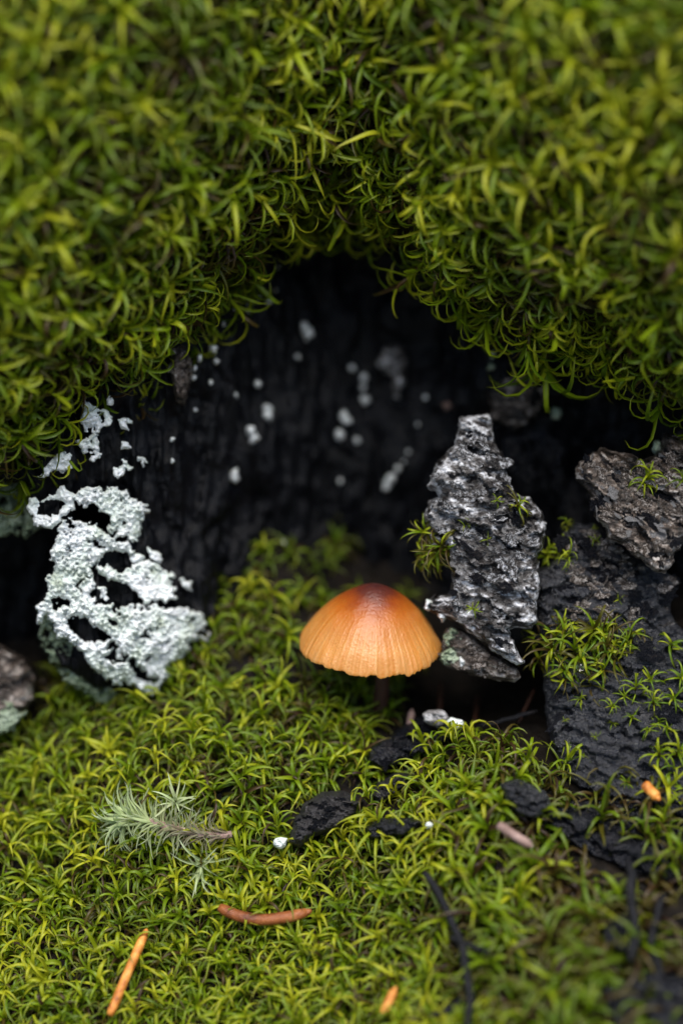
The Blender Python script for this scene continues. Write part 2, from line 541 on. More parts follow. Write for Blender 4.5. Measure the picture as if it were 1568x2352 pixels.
def shoots(P, A, nl, L, w, tone, height, th=(10, 62), bend=(35, 120), spread=1.0, droop=0.0):
    """rosettes of leaves on short stems; P base, A axis; nl leaves on each"""
    n = len(P)
    i = np.repeat(np.arange(n), nl)
    m = len(i)
    a = A[i]
    r0 = perp(A)[i]
    k = np.tile(np.arange(nl), n)
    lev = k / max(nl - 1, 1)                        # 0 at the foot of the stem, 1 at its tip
    ph = k * 2.39996 + np.repeat(rng.uniform(0, 6.28, n), nl) + rng.normal(0, .3, m)
    rad = r0 * np.cos(ph)[:, None] + np.cross(a, r0) * np.sin(ph)[:, None]
    base = P[i] + a * (np.asarray(height)[i] if np.ndim(height) else height)[..., None] * lev[:, None] if np.ndim(height) else P[i] + a * (height * lev)[:, None]
    Ls = (L[i] if np.ndim(L) else L) * rng.uniform(.6, 1.2, m) * (.75 + .35 * (1 - np.abs(lev - .6)))
    th0 = np.radians(th[1] + (th[0] - th[1]) * lev ** .8 + rng.normal(0, 9, m))
    bd = np.radians(rng.uniform(bend[0], bend[1], m)) * spread
    tw = rng.normal(0, .75, m)
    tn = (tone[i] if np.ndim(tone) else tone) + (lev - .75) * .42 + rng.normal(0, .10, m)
    dead = rng.random(m) < .09
    tn = np.where(dead, rng.uniform(0, .2, m), tn)
    ww = (w[i] if np.ndim(w) else w) * rng.uniform(.75, 1.25, m)
    return gen_leaves(base, a, rad, Ls, ww, th0, bd, tw, np.clip(tn, 0.0, 1), droop=droop)

def join(parts):
    V, F, T, A, o = [], [], [], [], 0
    for v, f, t, a in parts:
        V.append(v); F.append(f + o); T.append(t); A.append(a)
        o += len(v)
    return np.concatenate(V), np.concatenate(F), np.concatenate(T), np.concatenate(A)

def scatter(x0, y0, x1, y1, step):
    X, Y = np.meshgrid(np.arange(x0, x1, step), np.arange(y0, y1, step))
    X = X.ravel() + rng.uniform(-.5, .5, X.size) * step
    Y = Y.ravel() + rng.uniform(-.5, .5, Y.size) * step
    return X, Y

def stuff(name, pieces, label, cat, mat='moss'):
    V, F, T, A = join(pieces)
    o = part(name, V, F, M[mat], None, {'tone': T, 'along': A})
    return tag(o, label, cat, None, 'stuff')

# overhang moss
def over_moss():
    out = []
    for step, nl, Lr, wr, hh, dt in ((45, 14, .36, .0205, .14, -.10), (60, 15, .40, .0225, .36, .15)):  # upper layer's tone raised to paint bright leaf highlights
        px, py = scatter(-330, -330, 1900, 1500, step)
        e = edge(px)
        ok = (py < e - 4 + 8 * noise(px / 20, py / 20, 90)) & (py > -330)
        px, py, e = px[ok], py[ok], e[ok]
        P, Nn = frame_of(over_d, px, py, 12)
        h = (e - py) / PXCM
        lip = np.exp(-h / .35)[:, None]
        A = unit(Nn + np.array([0, 0, .35]) * (1 - lip) - np.array([0, 0, .55]) * lip + rng.normal(0, .30, P.shape))
        tone = .57 + .26 * fbm(px / 130, py / 110, 92, 3) + rng.normal(0, .11, len(px)) + dt + .05 * smooth(900, 1500, px) - .06 * np.exp(-h / .5)
        L = Lr * rng.uniform(.75, 1.2, len(px)) * (1 - .20 * np.exp(-h / .9))
        w = wr * (1 - .36 * np.exp(-h / .9)) * rng.uniform(.8, 1.2, len(px))
        hs = hh * rng.uniform(.5, 1.2, len(px))
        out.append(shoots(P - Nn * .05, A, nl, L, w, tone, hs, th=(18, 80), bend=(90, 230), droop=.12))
    return out
stuff('overhang_moss', over_moss(), 'thick curly yellow green moss hanging over the dark hollow', 'moss')

# ground moss
def cover(px, py):
    """how thickly the moss covers the ground, 0 to 1"""
    c = np.ones_like(px)
    k = sdf([(1090, 1880), (1250, 1800), (1380, 1850), (1700, 1830), (1700, 2450), (1560, 2400), (1480, 2150), (1330, 2050), (1200, 2000)])(px, py)
    c = np.where(k > 0, .6 * (fbm(px / 48, py / 48, 99, 3) > .06), c)
    c = np.where((px > 1080) & (py > 1950) & (fbm(px / 50, py / 50, 103, 3) < -.12), .06, c)
    k = sdf([(925, 1540), (1250, 1540), (1290, 1690), (1150, 1690), (1000, 1740), (860, 1790), (850, 1720), (910, 1640)])(px, py)
    c = np.where(k > 0, .0, c)
    k = sdf([(660, 1900), (700, 1840), (790, 1800), (850, 1800), (1000, 1770), (900, 1850), (800, 1900), (690, 1960)])(px, py)
    c = np.where(k > 0, .05, c)
    c = np.where((px > 1180) & (py < 1760), 0, c)
    c = np.where((px > 1240) & (py < 1830), .1, c)
    dk = sdf([(960, 2050), (1030, 2060), (1090, 2180), (1110, 2352), (980, 2352), (1050, 2250)])(px, py)
    c = np.where(dk > 0, .25, c)
    # in the hollow the moss thins out in clumps
    c = np.where(py < 1570, .85 * (fbm(px / 55, py / 55, 95, 3) > (-.18 + .16 * smooth(1500, 1300, py))), c)
    c = np.where((py < 1480) & (px < 500), 0, c)
    c = np.where((py < 1330) & (px < 740) & (px > 620), c * .4, c)
    c = np.where((px > 930) & (py < 1700), 0, c)
    c = np.where((px < 110) & (py < 1690), 0, c)
    return c

def ground_moss():
    out = []
    for step, nl, Lr, wr, hh, dt in ((38, 14, .26, .0120, .10, -.10), (47, 15, .30, .0130, .26, .13)):  # taller layer lightened too, leaf highlights put into its colour
        px, py = scatter(-300, 1180, 1860, 2650, step)
        ok = rng.random(len(px)) < cover(px, py)
        px, py = px[ok], py[ok]
        P, Nn = frame_of(ground_d, px, py, 10)
        A = unit(Nn * .8 + np.array([0, -.1, .55]) + rng.normal(0, .28, P.shape))
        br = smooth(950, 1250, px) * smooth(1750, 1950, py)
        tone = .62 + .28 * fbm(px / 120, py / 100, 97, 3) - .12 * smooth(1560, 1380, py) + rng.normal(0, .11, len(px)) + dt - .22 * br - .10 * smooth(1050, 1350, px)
        big = 1 + .35 * br + .15 * smooth(900, 1100, px)
        L = Lr * rng.uniform(.75, 1.2, len(px)) * big
        w = wr * rng.uniform(.8, 1.25, len(px)) * big
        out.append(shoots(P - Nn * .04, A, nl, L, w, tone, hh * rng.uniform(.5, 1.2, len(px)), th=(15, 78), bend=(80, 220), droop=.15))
    return out
stuff('moss_carpet', ground_moss(), 'bright yellow green moss carpet covering the ground below the mushroom', 'moss')

# single shoots that stand out: an empty with a stem and leaves of shared meshes
LEAF = []
for k in range(18):
    tone = [.30, .5, .62, .72, .85, .18][k % 6]
    v, f, t, a = gen_leaves(np.zeros((1, 3)), np.array([[0, 0, 1.0]]), np.array([[1.0, 0, 0]]), 1.0, rng.uniform(.030, .042),
                            R(rng.uniform(10, 45)), R(rng.uniform(90, 270)), rng.normal(0, .8), tone)
    LEAF.append(mesh_from('leaf', v, f, M['moss'], {'tone': t, 'along': a}))
PALE = []
for k in range(6):
    v, f, t, a = gen_leaves(np.zeros((1, 3)), np.array([[0, 0, 1.0]]), np.array([[1.0, 0, 0]]), 1.0, .045, R(35), R(rng.uniform(20, 90)), rng.normal(0, .4), [.15, .35, .55, .7, .85, 1][k])
    PALE.append(mesh_from('leaf', v, f, M['pale_moss'], {'tone': t, 'along': a}))

def tube(path, rad, sides=8, caps=True):
    P = np.asarray(path, float)
    n = len(P)
    rad = np.broadcast_to(np.asarray(rad, float), (n,))
    T = unit(np.gradient(P, axis=0))
    h = np.array([0.31, .2, .93]) if abs(T[0] @ np.array([0.31, .2, .93])) < .9 else np.array([1.0, 0, 0])
    V = []
    for i in range(n):
        a = unit(np.cross(h, T[i]))
        b = np.cross(T[i], a)
        for s in range(sides):
            q = 2 * math.pi * s / sides
            V.append(P[i] + (a * math.cos(q) + b * math.sin(q)) * rad[i])
    F = []
    for i in range(n - 1):
        for s in range(sides):
            s2 = (s + 1) % sides
            F.append((i * sides + s, i * sides + s2, (i + 1) * sides + s2, (i + 1) * sides + s))
    if caps:
        F.append(tuple(range(sides))[::-1])
        F.append(tuple((n - 1) * sides + s for s in range(sides)))
    return np.array(V), F

STEM = mesh_from('stem', *tube([(0, 0, -.3), (0, 0, 0), (.01, 0, .4), (0, .01, .8)], [.05, .05, .045, .02], 6), M['moss'])
STEM.attributes.new('tone', 'FLOAT', 'POINT').data.foreach_set('value', np.full(len(STEM.vertices), .22, np.float32))
STEM.attributes.new('along', 'FLOAT', 'POINT')

def tuft(p, axis, size, nl, tones, label, cat='moss', group=None, height=.5, name='moss_tuft', open_=(70, 5)):
    t = thing(name, label, cat, p, group)
    z = unit(np.asarray(axis, float)[None])[0]
    x = perp(z[None])[0]
    B = Matrix((x, np.cross(z, x), z)).transposed()
    s = link('stem', STEM, t)
    s.matrix_local = B.to_4x4() @ Matrix.Diagonal((size, size, size * height * 1.25, 1))
    for k in range(nl):
        lev = k / max(1, nl - 1)
        me = LEAF[int(rng.choice([j for j in range(18) if j % 6 in tones]))]
        o = link('leaf', me, t)
        ph = k * 2.39996 + rng.normal(0, .25)
        tilt = R(open_[0] + (open_[1] - open_[0]) * lev + rng.normal(0, 8)) - R(25)
        Lx = size * rng.uniform(.75, 1.25)
        loc = Vector(z * size * height * lev)
        m = B.to_4x4() @ Matrix.Rotation(ph, 4, 'Z') @ Matrix.Rotation(tilt, 4, 'Y') @ Matrix.Diagonal((Lx, Lx, Lx, 1))
        o.matrix_local = Matrix.Translation(loc) @ m
    return t

# shoots hanging free from the lip of the overhang
lip = [(1250, 770, .62), (1215, 745, .5), (1075, 640, .52), (1040, 610, .45), (960, 585, .42), (1395, 770, .5), (1440, 800, .45), (1535, 875, .55),
       (800, 505, .35), (870, 520, .36), (720, 515, .33), (560, 618, .36), (480, 705, .36), (440, 760, .36), (335, 850, .38), (255, 895, .40), (170, 955, .42), (95, 1030, .40), (40, 1075, .4), (1140, 700, .5), (1320, 745, .5)]
for px, py, s in lip:
    p, n = frame_of(over_d, np.array([px * 1.0]), np.array([py * 1.0]), 10)
    ax = n[0] * .55 + np.array([rng.normal(0, .15), -.25, -.75])
    tuft(p[0], ax, s, 18, (1, 2, 3, 4), 'curly green moss shoot hanging from the log lip ' + ('above the white lichen' if px < 400 else 'over the black hollow' if px < 1000 else 'over the bark pieces'), 'moss', 'moss shoots along the lip', .45, 'moss_shoot', (80, 10))

# ------------------------------------------------------------------ bark and wood pieces
Zr = lambda pts: [(878 + x * .44, 878 + y * .44) for x, y in pts]

def flaky(px, py, s, seed, amp, asp=2.2, ang=0.0):
    """layered flaking relief: tilted scales with lifted edges and fibres"""
    c, sn = math.cos(ang), math.sin(ang)
    u, v = (px * c + py * sn), (-px * sn + py * c)
    wu = u + s * .5 * fbm(u / s, v / s, seed + 1, 3)
    wv = v + s * .5 * fbm(u / s + 9, v / s, seed + 2, 3)
    f1, f2, idv, ox, oy = cells(wu / (s * asp), wv / s, seed)
    h = (idv - .35) + oy * .9 + ox * .5 * (idv - .5)
    f1, f2, id2, ox2, oy2 = cells(wu / (s * asp * .42) + 3, wv / (s * .42), seed + 20)
    h = h + .38 * ((id2 - .4) + oy2 * .9)
    h = h + .35 * fbm(wu / (s * .5), wv / (s * .22), seed + 30, 4) + .12 * fbm(wu / 7, wv / 4, seed + 35, 2)
    return amp * h

def chunk(name, label, cat, poly, box_pad, step, dep, thick, mat, seed, scale, amp, group=None, asp=2.0, ang=0.0, rough_edge=7, rnd=40, back=.35):
    f0 = sdf(poly)
    field = lambda x, y: f0(x, y) + rough_edge * fbm(x / 28, y / 22, seed + 50, 4)
    A = np.array(poly)
    box = (A[:, 0].min() - box_pad, A[:, 1].min() - box_pad, A[:, 0].max() + box_pad, A[:, 1].max() + box_pad)
    fr = lambda x, y, sd: thick * np.sqrt(1 - (1 - np.clip(sd / rnd, 0, 1)) ** 2) + flaky(x, y, scale, seed, amp, asp, ang) * smooth(0, 10, sd)
    bk = lambda x, y, sd: back * np.sqrt(1 - (1 - np.clip(sd / rnd, 0, 1)) ** 2)
    V, F, _ = slab(field, box, step, dep, fr, bk)
    c = A.mean(0)
    t = thing(name, label, cat, W(c[0], A[:, 1].max(), float(dep(np.array([c[0]]), np.array([c[1]]))[0])), group)
    part('core', V, F, M[mat], t)
    return t, fr, field

# flake meshes shared by all bark pieces: thin, curled, ragged plates with fibre ridges (unit size, x along, z out)
def flake_mesh(seed, mat):
    n = 15
    u, v = np.meshgrid(np.linspace(-1, 1, n), np.linspace(-1, 1, n))
    a = np.arctan2(v, u)
    # square to ragged disc
    rr = np.maximum(np.abs(u), np.abs(v))
    rad = (1 + .35 * noise(np.cos(a) * 2 + seed * 7.1, np.sin(a) * 2, seed) + .22 * noise(np.cos(a) * 6 + seed, np.sin(a) * 6, seed + 3))
    x, y = rr * np.cos(a) * rad, rr * np.sin(a) * rad * .62
    z = .16 * x * x * (1 if seed % 2 else -.4) + .30 * np.maximum(y, 0) ** 2 + .10 * fbm(x * 1.5 + seed, y * 5, seed + 5, 3)
    top = np.stack([x, y, z], -1).reshape(-1, 3)
    bot = np.stack([x * .97, y * .97, z - .05], -1).reshape(-1, 3)
    F = grid_faces(n, n).tolist()
    F = [tuple(q[::-1]) for q in F] + [tuple(i + n * n for i in q) for q in F]
    ring = list(range(n)) + [i * n + n - 1 for i in range(1, n)] + [(n - 1) * n + i for i in range(n - 2, -1, -1)] + [i * n for i in range(n - 2, 0, -1)]
    m = n * n
    for i in range(len(ring)):
        p, q = ring[i], ring[(i + 1) % len(ring)]
        F.append((p, q, q + m, p + m))
    return mesh_from('bark_flake', np.concatenate([top, bot]), F, mat)
FLK = {k: [flake_mesh(s, M[k]) for s in range(7)] for k in ('bark_grey', 'bark_brown', 'wood_dark', 'bark_silver')}

def flakes(t, field, dep, fr, box, n, size, mat, ang=0.0, tilt=.35, inset=14):
    tries = 0
    k = 0
    o0 = np.array(t.location)
    while k < n and tries < n * 60:
        tries += 1
        px, py = rng.uniform(box[0], box[2]), rng.uniform(box[1], box[3])
        X, Y = np.array([px]), np.array([py])
        sd = field(X, Y)
        if sd[0] < inset:
            continue
        d = float((dep(X, Y) - fr(X, Y, sd))[0])
        p = W(px, py, d - .005)
        s = size * rng.uniform(.55, 1.35)
        z = -FWD + .25 * UPV + rng.normal(0, tilt, 3) * .5
        z = unit(z[None])[0]
        aa = ang + rng.normal(0, .35)
        x = RGT * math.cos(aa) + UPV * math.sin(aa)
        x = unit((x - z * (x @ z))[None])[0]
        B = Matrix((x, np.cross(z, x), z)).transposed().to_4x4()
        o = link('bark_flake', FLK[mat][int(rng.integers(7))], t)
        o.matrix_local = Matrix.Translation(Vector(p - o0)) @ B @ Matrix.Diagonal((s * rng.uniform(.8, 1.5), s, s, 1))
        k += 1

def flat_d(pts):
    return tps(pts)

# tall silver-grey bark piece beside the mushroom
poly = Zr([(400, 170), (430, 182), (560, 165), (572, 240), (600, 330), (640, 400), (650, 490), (700, 580), (770, 590), (790, 640), (840, 690), (850, 800), (815, 900),
           (810, 980), (815, 1100), (800, 1200), (820, 1245), (770, 1285), (700, 1280), (660, 1290), (690, 1370), (730, 1460), (700, 1470), (600, 1420), (500, 1340),
           (400, 1250), (330, 1230), (260, 1200), (230, 1160), (270, 1110), (340, 1100), (370, 1010), (330, 900), (260, 850), (210, 700), (240, 620), (300, 600), (235, 540),
           (250, 490), (290, 400), (380, 330), (385, 260)])
dep = tps([(1080, 960, .55), (1050, 1120, .35), (1130, 1200, .3), (980, 1190, .5), (1010, 1260, .5), (1180, 1400, .15), (1060, 1400, .35), (990, 1400, .5), (1180, 1520, .1), (1230, 1200, .35)])
box = (975, 945, 1250, 1540)
t, fr, fld = chunk('bark_piece', 'tall silver grey flaking bark piece standing right beside the mushroom cap', 'bark', poly, 12, 3.0, dep, .22, 'bark_grey', 101, 27, .085, None, 2.2, .35, 9)
flakes(t, fld, dep, fr, box, 70, .06, 'bark_grey', -.35, .8)
flakes(t, fld, dep, fr, box, 36, .055, 'wood_dark', -.35, .8)
flakes(t, fld, dep, fr, box, 60, .042, 'bark_silver', -.3, 1.2, 6)
# darker lower scale under it
poly = Zr([(330, 1285), (400, 1290), (470, 1330), (560, 1400), (650, 1460), (705, 1490), (720, 1540), (690, 1572), (560, 1550), (470, 1530), (400, 1510), (330, 1480), (300, 1400)])
dep2 = tps([(1030, 1460, .55), (1180, 1540, .3), (1100, 1500, .45), (1030, 1530, .6)])
t2, fr2, fld2 = chunk('bark_slab', 'dark brown bark slab tucked under the tall grey bark', 'bark', poly, 10, 3.0, dep2, .15, 'bark_brown', 131, 30, .07)
flakes(t2, fld2, dep2, fr2, (1020, 1440, 1190, 1560), 10, .07, 'bark_brown', -.4)

# right hand bark piece with lichen dot
poly = Zr([(1000, 450), (1020, 410), (1090, 360), (1140, 335), (1200, 360), (1270, 360), (1340, 400), (1390, 390), (1440, 370), (1440, 310), (1462, 270), (1560, 265), (1700, 300),
           (1850, 450), (1800, 700), (1640, 800), (1560, 830), (1520, 930), (1470, 990), (1400, 985), (1370, 940), (1300, 900), (1260, 840), (1180, 820), (1160, 760), (1110, 700), (1080, 600), (1050, 560), (1010, 500)])
dep3 = tps([(1340, 1060, .35), (1400, 1150, .25), (1500, 1280, .05), (1560, 1020, .45), (1560, 1200, .1), (1650, 1150, .2), (1450, 1100, .25)])
t3, fr3, fld3 = chunk('bark_piece', 'grey brown ridged bark piece with one green curled moss tuft on it', 'bark', poly, 12, 3.2, dep3, .25, 'bark_brown', 161, 30, .10, None, 2.8, .75, 9)
flakes(t3, fld3, dep3, fr3, (1320, 1000, 1600, 1320), 50, .07, 'bark_brown', -.7, .7)
flakes(t3, fld3, dep3, fr3, (1320, 1000, 1600, 1320), 24, .07, 'wood_dark', -.7, .7)
flakes(t3, fld3, dep3, fr3, (1320, 1000, 1600, 1320), 40, .045, 'bark_silver', -.7, 1.2, 6)

# dark wet wood block on the right, mossy at its foot
poly = Zr([(790, 980), (850, 960), (930, 900), (940, 800), (1000, 740), (1100, 740), (1180, 800), (1300, 900), (1450, 980), (1540, 1010), (1520, 1100), (1500, 1200), (1560, 1290), (1750, 1350),
           (1950, 1700), (1900, 2250), (1500, 2280), (1150, 2220), (960, 2080), (880, 1900), (850, 1750), (840, 1600), (830, 1400), (800, 1250)])
dep4 = tps([(1270, 1300, .55), (1400, 1300, .55), (1500, 1400, .5), (1240, 1500, .45), (1400, 1480, .35), (1400, 1650, .15), (1290, 1650, .3), (1560, 1650, .1), (1350, 1820, .05), (1560, 1820, -.1), (1700, 1700, 0)])
t4, fr4, fld4 = chunk('wood_block', 'wet black rotten wood block with finely cracked face and moss tufts', 'wood', poly, 12, 3.6, dep4, .22, 'wood_block', 191, 24, .075, None, 1.8, .2, 6, 50, .8)
flakes(t4, fld4, dep4, fr4, (1230, 1230, 1600, 1700), 34, .09, 'wood_dark', -.1, .25)
flakes(t4, fld4, dep4, fr4, (1300, 1210, 1568, 1440), 60, .06, 'bark_brown', -.3, .9)

# shreds of bark hanging on the back wall
def wall_chunk(name, label, cat, poly, thick, mat, seed, scale, amp, out=.12, step=3.0):
    dp = lambda x, y: WALL(x, y) - out
    return chunk(name, label, cat, poly, 10, step, dp, thick, mat, seed, scale, amp, None, 1.6, 1.2, 5, 14, .25)
wall_chunk('bark_shred', 'small grey bark shred on the back of the hollow with a white dot', 'bark', [(868, 815), (885, 790), (925, 790), (934, 830), (930, 870), (918, 915), (900, 910), (905, 870), (880, 850), (865, 840)], .10, 'bark_grey', 210, 22, .06)
wall_chunk('bark_shred', 'long brown bark shred hanging below the mossy lip near white lichen', 'bark', [(392, 800), (420, 790), (440, 830), (438, 880), (425, 935), (405, 925), (396, 880)], .12, 'bark_brown', 220, 26, .07)
wall_chunk('bark_shred', 'rusty brown rotten bark patch under the hanging moss shoots', 'bark', [(1120, 900), (1160, 870), (1230, 860), (1260, 900), (1230, 960), (1180, 990), (1130, 960)], .03, 'bark_brown', 230, 16, .07, .0)
wall_chunk('bark_shred', 'blackish splintered wood strip rising behind the bark pieces', 'bark', [(1150, 1010), (1250, 990), (1300, 1030), (1290, 1130), (1200, 1120), (1160, 1080)], .03, 'wood_dark', 236, 18, .07, .0)

# blurred grey bark lump at the far side of the lichen
lump = [(-120, 1500), (0, 1480), (60, 1510), (84, 1560), (80, 1610), (30, 1650), (-120, 1680)]
chunk('bark_lump', 'grey brown bark lump in the dark gap beside the white lichen', 'bark', lump, 10, 4, lambda x, y: 1.15 + 0 * x, .25, 'bark_brown', 240, 36, .12)

# ------------------------------------------------------------------ lichen
Zl = lambda pts: [(x * .3733, 815 + y * .3733) for x, y in pts]
def lichen(label, polys, holes=(), mat='lichen', thick=.07, step=2.0, rag=9, seed=0, group=None, dep=None, name='lichen_crust', out=.06):
    fs = [sdf(p) for p in polys]
    hs = [sdf(p) for p in holes]
    def field(x, y):
        x, y = x + 9 * fbm(x / 22, y / 22, 340 + seed, 2), y + 9 * fbm(x / 22, y / 22, 345 + seed, 2)
        f = fs[0](x, y)
        for q in fs[1:]:
            f = np.maximum(f, q(x, y))
        for q in hs:
            f = np.minimum(f, -q(x, y))
        f = np.minimum(f, 14 * (fbm(x / 26, y / 26, 350 + seed, 2) + .42))
        return f + rag * fbm(x / 7, y / 7, 300 + seed, 3) + rag * .3
    A = np.concatenate([np.array(p) for p in polys])
    dp = dep or (lambda x, y: wall_d(x, y) - out)
    def fr(x, y, sd):
        f1, f2, idv, ox, oy = cells(x / 8, y / 8, 310 + seed)
        f1b = cells(x / 3.6, y / 3.6, 320 + seed)[0]
        return thick * np.sqrt(np.clip(sd / 7, 0, 1)) * (.75 + .5 * idv) + thick * .4 * (.5 - f1) * smooth(0, 5, sd) + .014 * (.6 - f1b) + .05 * fbm(x / 40, y / 40, 330 + seed, 2)
    bk = lambda x, y, sd: .06 + 0 * sd
    box = (A[:, 0].min() - 14, A[:, 1].min() - 14, A[:, 0].max() + 14, A[:, 1].max() + 14)
    V, F, _ = slab(field, box, step, dp, fr, bk)
    c = A.mean(0)
    o = part(name, V, F, M[mat], None, None, W(c[0], c[1], float(dp(np.array([c[0]]), np.array([c[1]]))[0])))
    return tag(o, label, 'lichen', group)

smooth_wall = lambda x, y: WALL(x, y) - .14
mainL = [(450, 870), (520, 810), (660, 800), (780, 850), (880, 900), (910, 960), (860, 1000), (890, 1060), (830, 1140), (760, 1160), (800, 1200), (810, 1230), (760, 1260), (700, 1210), (650, 1190),
         (620, 1260), (570, 1310), (560, 1400), (560, 1500), (600, 1530), (720, 1560), (850, 1560), (980, 1560), (1130, 1570), (1240, 1600), (1270, 1750), (1180, 1770), (1130, 1850), (1060, 1900),
         (1020, 1990), (980, 2080), (900, 2090), (820, 2030), (700, 2020), (640, 1960), (520, 1870), (510, 1830), (400, 1740), (300, 1640), (310, 1600), (240, 1640), (220, 1550), (300, 1490), (290, 1390),
         (330, 1330), (340, 1200), (360, 1100), (350, 1040), (430, 1010), (560, 1040), (640, 1090), (700, 1030), (690, 980), (600, 950), (560, 920), (470, 900)]
H1 = [(400, 1620), (480, 1600), (620, 1680), (680, 1740), (600, 1790), (500, 1760), (420, 1700)]
H2 = [(790, 1870), (850, 1880), (900, 1960), (970, 1990), (960, 2040), (880, 2020), (820, 1950)]
H3 = [(690, 1120), (770, 1110), (800, 1160), (740, 1180)]
lichen('big white crusty lichen lobe with ragged edge and dark holes', [Zl(mainL)], [Zl(H1), Zl(H2), Zl(H3)], thick=.10, seed=1, dep=smooth_wall, out=.1)
lichen('white lichen patch inside the curl of the big lichen lobe', [Zl([(600, 1320), (680, 1310), (740, 1360), (800, 1300), (880, 1260), (960, 1290), (1000, 1340), (1070, 1350), (1050, 1400), (1090, 1480), (1040, 1510),
        (980, 1490), (920, 1530), (850, 1480), (800, 1400), (720, 1390), (640, 1360)])], seed=2, dep=smooth_wall)
lichen('ring of white lichen around a bare black wood knob', [Zl([(340, 820), (400, 805), (455, 865), (445, 945), (405, 1015), (340, 1055), (220, 1035), (185, 960), (175, 880), (200, 865), (240, 900), (330, 850)])],
       [Zl([(240, 900), (340, 870), (395, 905), (390, 975), (320, 1005), (235, 995), (215, 940)])], seed=3, rag=4, dep=smooth_wall)
lichen('grainy white lichen patch just under the hanging moss', [Zl([(510, 320), (560, 300), (640, 330), (690, 390), (670, 440), (600, 470), (520, 450), (490, 390)])], seed=4, rag=8, dep=smooth_wall)
lichen('white lichen streak partly under moss leaves above the ring', [Zl([(300, 640), (430, 610), (450, 680), (400, 710), (350, 700), (300, 740), (250, 750), (280, 690)])], seed=5, rag=8, dep=smooth_wall)
lichen('broken white lichen patch between moss and black wood', [Zl([(490, 530), (600, 500), (615, 570), (625, 640), (580, 650), (570, 600), (520, 590)])], seed=6, rag=8, dep=smooth_wall)
small = [[(725, 400), (790, 392), (795, 460), (750, 470)], [(760, 520), (800, 520), (790, 550), (820, 580), (755, 590)], [(690, 690), (740, 645), (780, 680), (825, 700), (800, 730), (720, 770), (688, 740)],
         [(850, 635), (890, 635), (915, 685), (870, 690)], [(1110, 1385), (1190, 1400), (1180, 1445), (1115, 1425)], [(915, 1185), (980, 1215), (995, 1270), (945, 1265)], [(600, 1425), (650, 1420), (660, 1500), (615, 1490)],
         [(1140, 1920), (1190, 1915), (1190, 1965), (1150, 1960)], [(800, 1215), (880, 1245), (865, 1275), (805, 1245)], [(680, 250), (715, 270), (700, 310), (670, 300)]]
for k, s in enumerate(small):
    lichen('small white lichen fleck on black wood near the big lichen lobe', [Zl(s)], seed=20 + k, rag=4, group='lichen flecks by the big lobe', dep=smooth_wall, name='lichen_fleck')
# grey-green lobes beside and under
lichen('dull grey green lichen lobe curling under the big white lobe', [[(88, 1400), (120, 1395), (150, 1450), (200, 1500), (240, 1570), (330, 1610), (300, 1650), (210, 1600), (150, 1560), (100, 1480)]], mat='lichen_green', seed=40, dep=lambda x, y: WALL(x, y) + .15, thick=.12)
lichen('dull grey green lichen lobe in the shade under the moss edge', [[(-60, 1120), (60, 1100), (80, 1190), (100, 1205), (60, 1228), (10, 1225), (-60, 1200)]], mat='lichen_green', seed=41, dep=lambda x, y: 0 * x + .75, thick=.14)
lichen('pale blue green lichen on the grey bark lump', [[(-60, 1620), (20, 1610), (55, 1640), (30, 1680), (-60, 1690)]], mat='lichen_green', seed=42, dep=lambda x, y: 0 * x + .95, thick=.1)

Zc = lambda x, y: (376 + x * .44, 564 + y * .44)
spots = [(730, 420, 24), (755, 460, 32), (535, 850, 30), (548, 885, 30), (455, 965, 30), (465, 1005, 32), (490, 722, 20), (370, 1190, 28), (372, 1212, 28), (700, 582, 15), (940, 890, 26), (955, 918, 24), (920, 985, 28), (1010, 1016, 18),
         (1050, 805, 24), (1045, 690, 22), (1040, 740, 16), (985, 640, 18), (1165, 645, 22), (1185, 1215, 28), (1165, 1255, 28), (447, 327, 22), (550, 288, 18), (260, 538, 26), (190, 588, 20),
         (162, 640, 15), (160, 690, 16), (275, 604, 18), (500, 275, 9), (312, 410, 12), (370, 332, 8), (1365, 792, 13), (1275, 1077, 12), (1252, 1128, 9), (1325, 935, 11), (36, 635, 24), (375, 780, 13), (245, 716, 13),
         (45, 1012, 15), (47, 1125, 13), (165, 858, 12), (920, 1230, 14), (1220, 1165, 16), (630, 1550, 15), (595, 115, 8), (585, 232, 9)]
def speck(px, py, r, d, mat, label, group, seed, name='lichen_speck'):
    r = max(r, 2.5)
    n = 14
    an = np.linspace(0, 2 * math.pi, n, endpoint=False)
    poly = [(px + r * (1 + .35 * _h(np.array([k * 1.0]), np.array([seed * 1.0]), 7)[0] - .17) * math.cos(q), py + r * 1.15 * (1 + .35 * _h(np.array([k * 1.0]), np.array([seed * 1.0]), 8)[0] - .17) * math.sin(q)) for k, q in enumerate(an)]
    f1_ = sdf(poly)
    f0 = lambda x, y: f1_(x, y) + r * .45 * fbm(x / (r * .6), y / (r * .6), seed, 2)
    fr = lambda x, y, sd: .012 * r * np.sqrt(np.clip(sd / r, 0, 1)) + .012 * noise(x / 2.5, y / 2.5, seed)
    bk = lambda x, y, sd: .02 + .1 * np.sqrt(np.clip(sd / r, 0, 1))
    V, F, _ = slab(f0, (px - 1.6 * r, py - 1.8 * r, px + 1.6 * r, py + 1.8 * r), max(1.0, r / 5), d, fr, bk)
    c = W(px, py, float(d(np.array([px]), np.array([py]))[0]))
    o = part(name, V, F, M[mat], None, None, c)
    return tag(o, label, 'lichen', group)
speck_d = lambda x, y: wall_d(x, y) - .02
